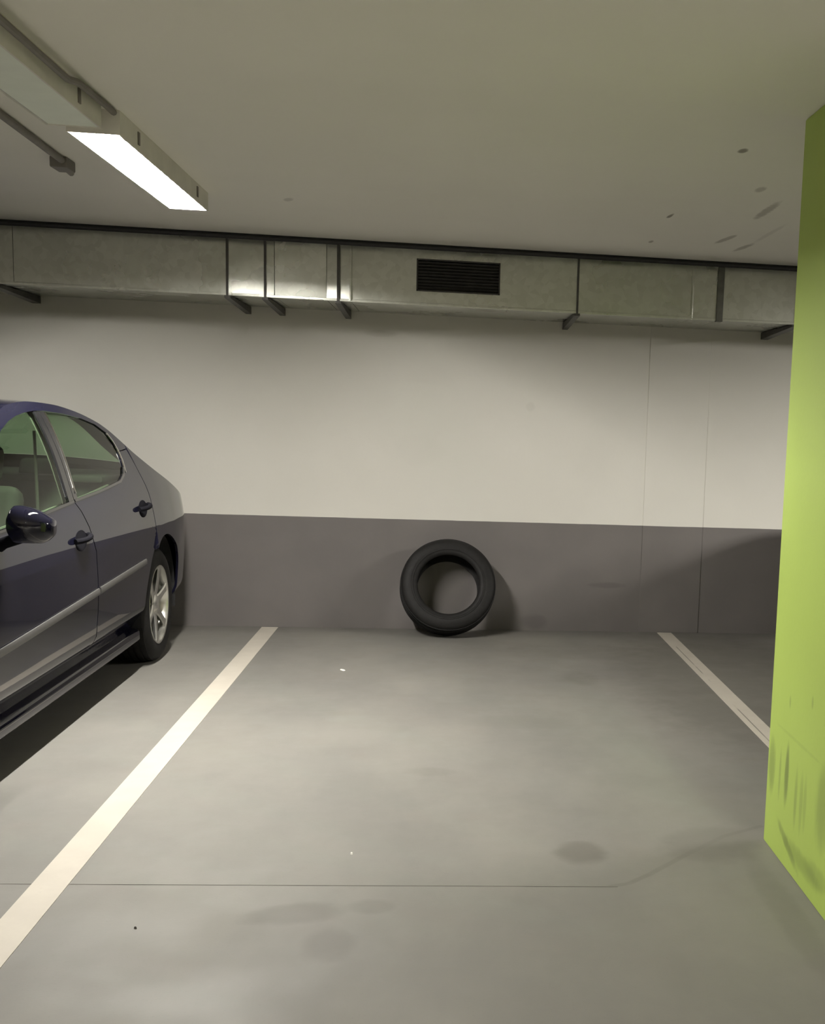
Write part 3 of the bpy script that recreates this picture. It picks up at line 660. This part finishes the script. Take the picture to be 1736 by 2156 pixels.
    top_patch('roof', -1.757, -.50, -1, 1, M['paint'], car, 30, 30)
    top_patch('rear_window', -.497, .10, -.80, .80, M['glass'], car, 18, 24)
    for s in (1, -1): top_patch('rear_window_pillar', -.497, .10, .80*s, 1.0*s, M['paint'], car, 18, 6)
    top_patch('boot_lid', .106, .955, -.995, .995, M['paint'], car, 20, 30)
    # --- nose and tail: closing skins
    def cap(name, ue, zlo, zhi, bulge, m_, zs_=14):
        b = MB(); vs = []; fs = []; nx = 20
        for i in range(zs_+1):
            z = zlo+(zhi-zlo)*i/zs_; hw = HW-sinset(ue, z)
            for j in range(nx+1):
                t_ = -1+2*j/nx; vs.append((hw*t_, ue+bulge*(1-abs(t_)**3)*(1-.35*((z-.5)/.35)**2), z+(CROWN(ue)*(1-abs(t_)**2.4)*(i/zs_)**3 if i > zs_*.6 else 0)))
        for i in range(zs_):
            for j in range(nx): fs.append((i*(nx+1)+j, i*(nx+1)+j+1, (i+1)*(nx+1)+j+1, (i+1)*(nx+1)+j))
        b.add(vs, fs); return b.build(name, m_, car, smooth=True)
    rb = cap('rear_bumper', .962, .25, .62, .045, M['paint']); cap('boot_panel', .955, .622, RAIL(.955), .03, M['paint'])
    fb = cap('front_bumper', -3.90, .22, .60, -.06, M['paint'])
    for s in (1, -1):
        MB().box(s*.62-.14, s*.62+.14, .955, 1.0, .66, .80).build('tail_lamp', M['lens_red'], car, bevel=.012)
        MB().box(s*.29-.11, s*.29+.11, -3.962, -3.86, .50, .58).build('headlamp', M['lens_clear'], car, bevel=.03)
    MB().box(-.15, .15, -3.972, -3.92, .30, .42).build('front_grille', M['plastic'], car, bevel=.01)
    # --- underbody
    b = MB()
    b.box(-.80, .80, -2.53, -.42, .20, .25); b.box(-.56, .56, -3.7, .85, .20, .26); b.box(-.72, .72, .47, .92, .24, .30); b.box(-.6, .6, -3.86, -3.45, .22, .28)
    b.build('underbody', M['under'], car)
    # --- cabin
    MB().box(-.72, .72, -2.35, -.45, .26, .30).build('cabin_floor', M['cabin'], car)
    MB().box(-.70, .70, -2.75, -2.25, .62, .93).build('dashboard', M['cabin'], car, bevel=.05, seg=3)
    MB().box(-.70, .70, -.44, .30, 1.04, 1.075).build('parcel_shelf', M['cabin'], car, bevel=.01)
    for s in (1, -1):
        st = bpy.data.objects.new('front_seat', None); COL.objects.link(st); st.parent = car; st.location = (s*.36, -1.72, .30)
        MB().box(-.24, .24, -.26, .26, .0, .24).build('cushion', M['cabin'], st, bevel=.06, seg=3)
        Mx = Matrix.Translation((0, .22, .20)) @ Matrix.Rotation(R(-20), 4, 'X')
        MB().box(-.23, .23, -.06, .07, 0, .60, Mx).build('seat_back', M['cabin'], st, bevel=.05, seg=3)
        MB().box(-.13, .13, -.05, .05, .62, .80, Mx).build('headrest', M['cabin'], st, bevel=.04, seg=3)
        MB().tube([(s*.33, .38, .30), (s*.30, .40, .62), (s*.27, .47, 1.02)], .007, 6).build('seat_belt', M['cabin_light'], st)
    rs = bpy.data.objects.new('rear_seat', None); COL.objects.link(rs); rs.parent = car; rs.location = (0, -.75, .30)
    MB().box(-.66, .66, -.26, .26, 0, .24).build('cushion', M['cabin'], rs, bevel=.06, seg=3)
    Mx = Matrix.Translation((0, .22, .20)) @ Matrix.Rotation(R(-22), 4, 'X')
    MB().box(-.66, .66, -.06, .06, 0, .60, Mx).build('seat_back', M['cabin'], rs, bevel=.05, seg=3)
    for x in (-.36, .36): MB().box(x-.12, x+.12, -.045, .045, .585, .70, Mx).build('headrest', M['cabin'], rs, bevel=.035, seg=3)
    # steering wheel (left-hand drive: the flank towards the camera)
    Mx = Matrix.Translation((.36, -2.06, .90)) @ Matrix.Rotation(R(25), 4, 'X')
    sw = MB(); ring = [(.018*math.cos(2*PI*i/10), .185+.018*math.sin(2*PI*i/10)) for i in range(10)]
    sw.lathe(ring, 40, axis='Y', Mx=Mx)
    sw.box(-.17, .17, -.012, .012, -.03, .03, Mx); sw.box(-.03, .03, -.012, .012, -.17, 0, Mx); sw.lathe([(-.02, .0001), (-.03, .06), (.03, .06), (.03, .0001)], 20, axis='Y', closed=False, Mx=Mx)
    sw.build('steering_wheel', M['cabin'], car, smooth=True)
    # --- wheels
    WR, WW, WRIM = .326, .215, .226
    for u in (0.0, FCU):
        for side in (1, -1):
            wl = bpy.data.objects.new('wheel', None); COL.objects.link(wl); wl.parent = car
            wl.location = (side*(HW-.022-WW/2), u, WR)
            F = Matrix.Diagonal((side, 1, 1, 1))
            b = MB(); b.lathe(tyre_profile(WR, WW, WRIM-.004), 72, Mx=F); tm2 = tread_mesh(WR, WW); b.add([F @ Vector(p) for p in tm2.v], tm2.f)
            b.build('tyre', M['rubber'], wl, smooth=True, ang=40)
            h = WW/2
            b = MB()
            b.lathe([(h-.012, WRIM+.004), (h-.004, WRIM), (h-.006, WRIM-.010), (h-.02, WRIM-.018), (h-.07, WRIM-.024), (-h+.03, WRIM-.03), (-h+.02, WRIM-.004), (-h+.02, WRIM+.004), (0, WRIM-.016)], 64, Mx=F)
            b.build('rim_barrel', M['alloy'], wl, smooth=True, ang=40)
            MB().lathe([(-.01, .03), (.0, .15), (-.012, .15), (-.025, .03)], 32, Mx=F).build('brake_disc', M['hanger'], wl, smooth=True)
            for k in range(6):
                a_ = R(80+60*k); b = MB()
                Rk = F @ Matrix.Rotation(a_, 4, 'X')
                # spoke: local y = radial out; tapered bowed bar
                secs = [(.030, .034, h-.030, .024), (.09, .026, h-.020, .026), (.15, .022, h-.014, .024), (.195, .024, h-.010, .020), (.214, .034, h-.010, .018)]
                vs = []; fs = []
                for r, wd, xo, th in secs: vs += [(xo-.006, r, -wd), (xo, r, -wd*.7), (xo, r, wd*.7), (xo-.006, r, wd), (xo-th, r, wd*.7), (xo-th, r, -wd*.7)]
                for i in range(len(secs)-1):
                    for j in range(6): fs.append((i*6+j, i*6+(j+1) % 6, i*6+6+(j+1) % 6, i*6+6+j))
                fs += [tuple(range(6))[::-1], tuple(24+j for j in range(6))]
                b.add([Rk @ Vector(p) for p in vs], fs); b.build('spoke', M['alloy'], wl, smooth=True, ang=25)
            b = MB(); b.lathe([(h-.055, .062), (h-.026, .058), (h-.018, .045), (h-.012, .030), (h-.010, .0005)], 32, closed=False, Mx=F); b.build('hub_cap', M['alloy'], wl, smooth=True, ang=30)
    return car
car = build_car()
def copy_tree(o, parent=None):
    c = o.copy(); COL.objects.link(c)
    if parent is not None: c.parent = parent
    for ch in [x for x in bpy.data.objects if x.parent == o]: copy_tree(ch, c)
    return c
car2 = copy_tree(car)        # the neighbour in the right-hand bay, behind the pillar
car2.location = (3.235, 6.98, 0); car2['label'] = 'dark saloon car in the right-hand bay hidden behind the green pillar'
car2['group'] = car['group'] = 'parked cars'

# ------------------------------------------------------------------ litter
def scrap(x, y, sx, sy, rot, label, m_, h=.006, group=None):
    b = MB(); k = 7; random.seed(int(abs(x*1000)))
    ring = [(sx*math.cos(2*PI*i/k)*random.uniform(.7, 1.1), sy*math.sin(2*PI*i/k)*random.uniform(.7, 1.1)) for i in range(k)]
    vs = [(px, py, 0) for px, py in ring]+[(px*.7, py*.7, h*random.uniform(.6, 1)) for px, py in ring]+[(0, 0, h)]
    b.add(vs, [(i, (i+1) % k, k+(i+1) % k, k+i) for i in range(k)]+[(k+i, k+(i+1) % k, 2*k) for i in range(k)]+[tuple(range(k))[::-1]])
    o = b.build('paper_scrap' if m_ == M['paper'] else 'grit_piece', m_); o.location = (x, y, 0); o.rotation_euler.z = rot
    return tag(o, label, 'litter', group)
scrap(-.573, 6.763, .010, .026, .7, 'tiny white paper scrap on the floor between the bay line and the tyre', M['paper'])
scrap(-.292, 3.848, .005, .010, .3, 'tiny white speck of paper on the floor just beyond the floor joint', M['paper'])
scrap(-.842, 3.289, .004, .006, .9, 'small dark bit of grit on the floor right of the long bay line', M['pebble'])
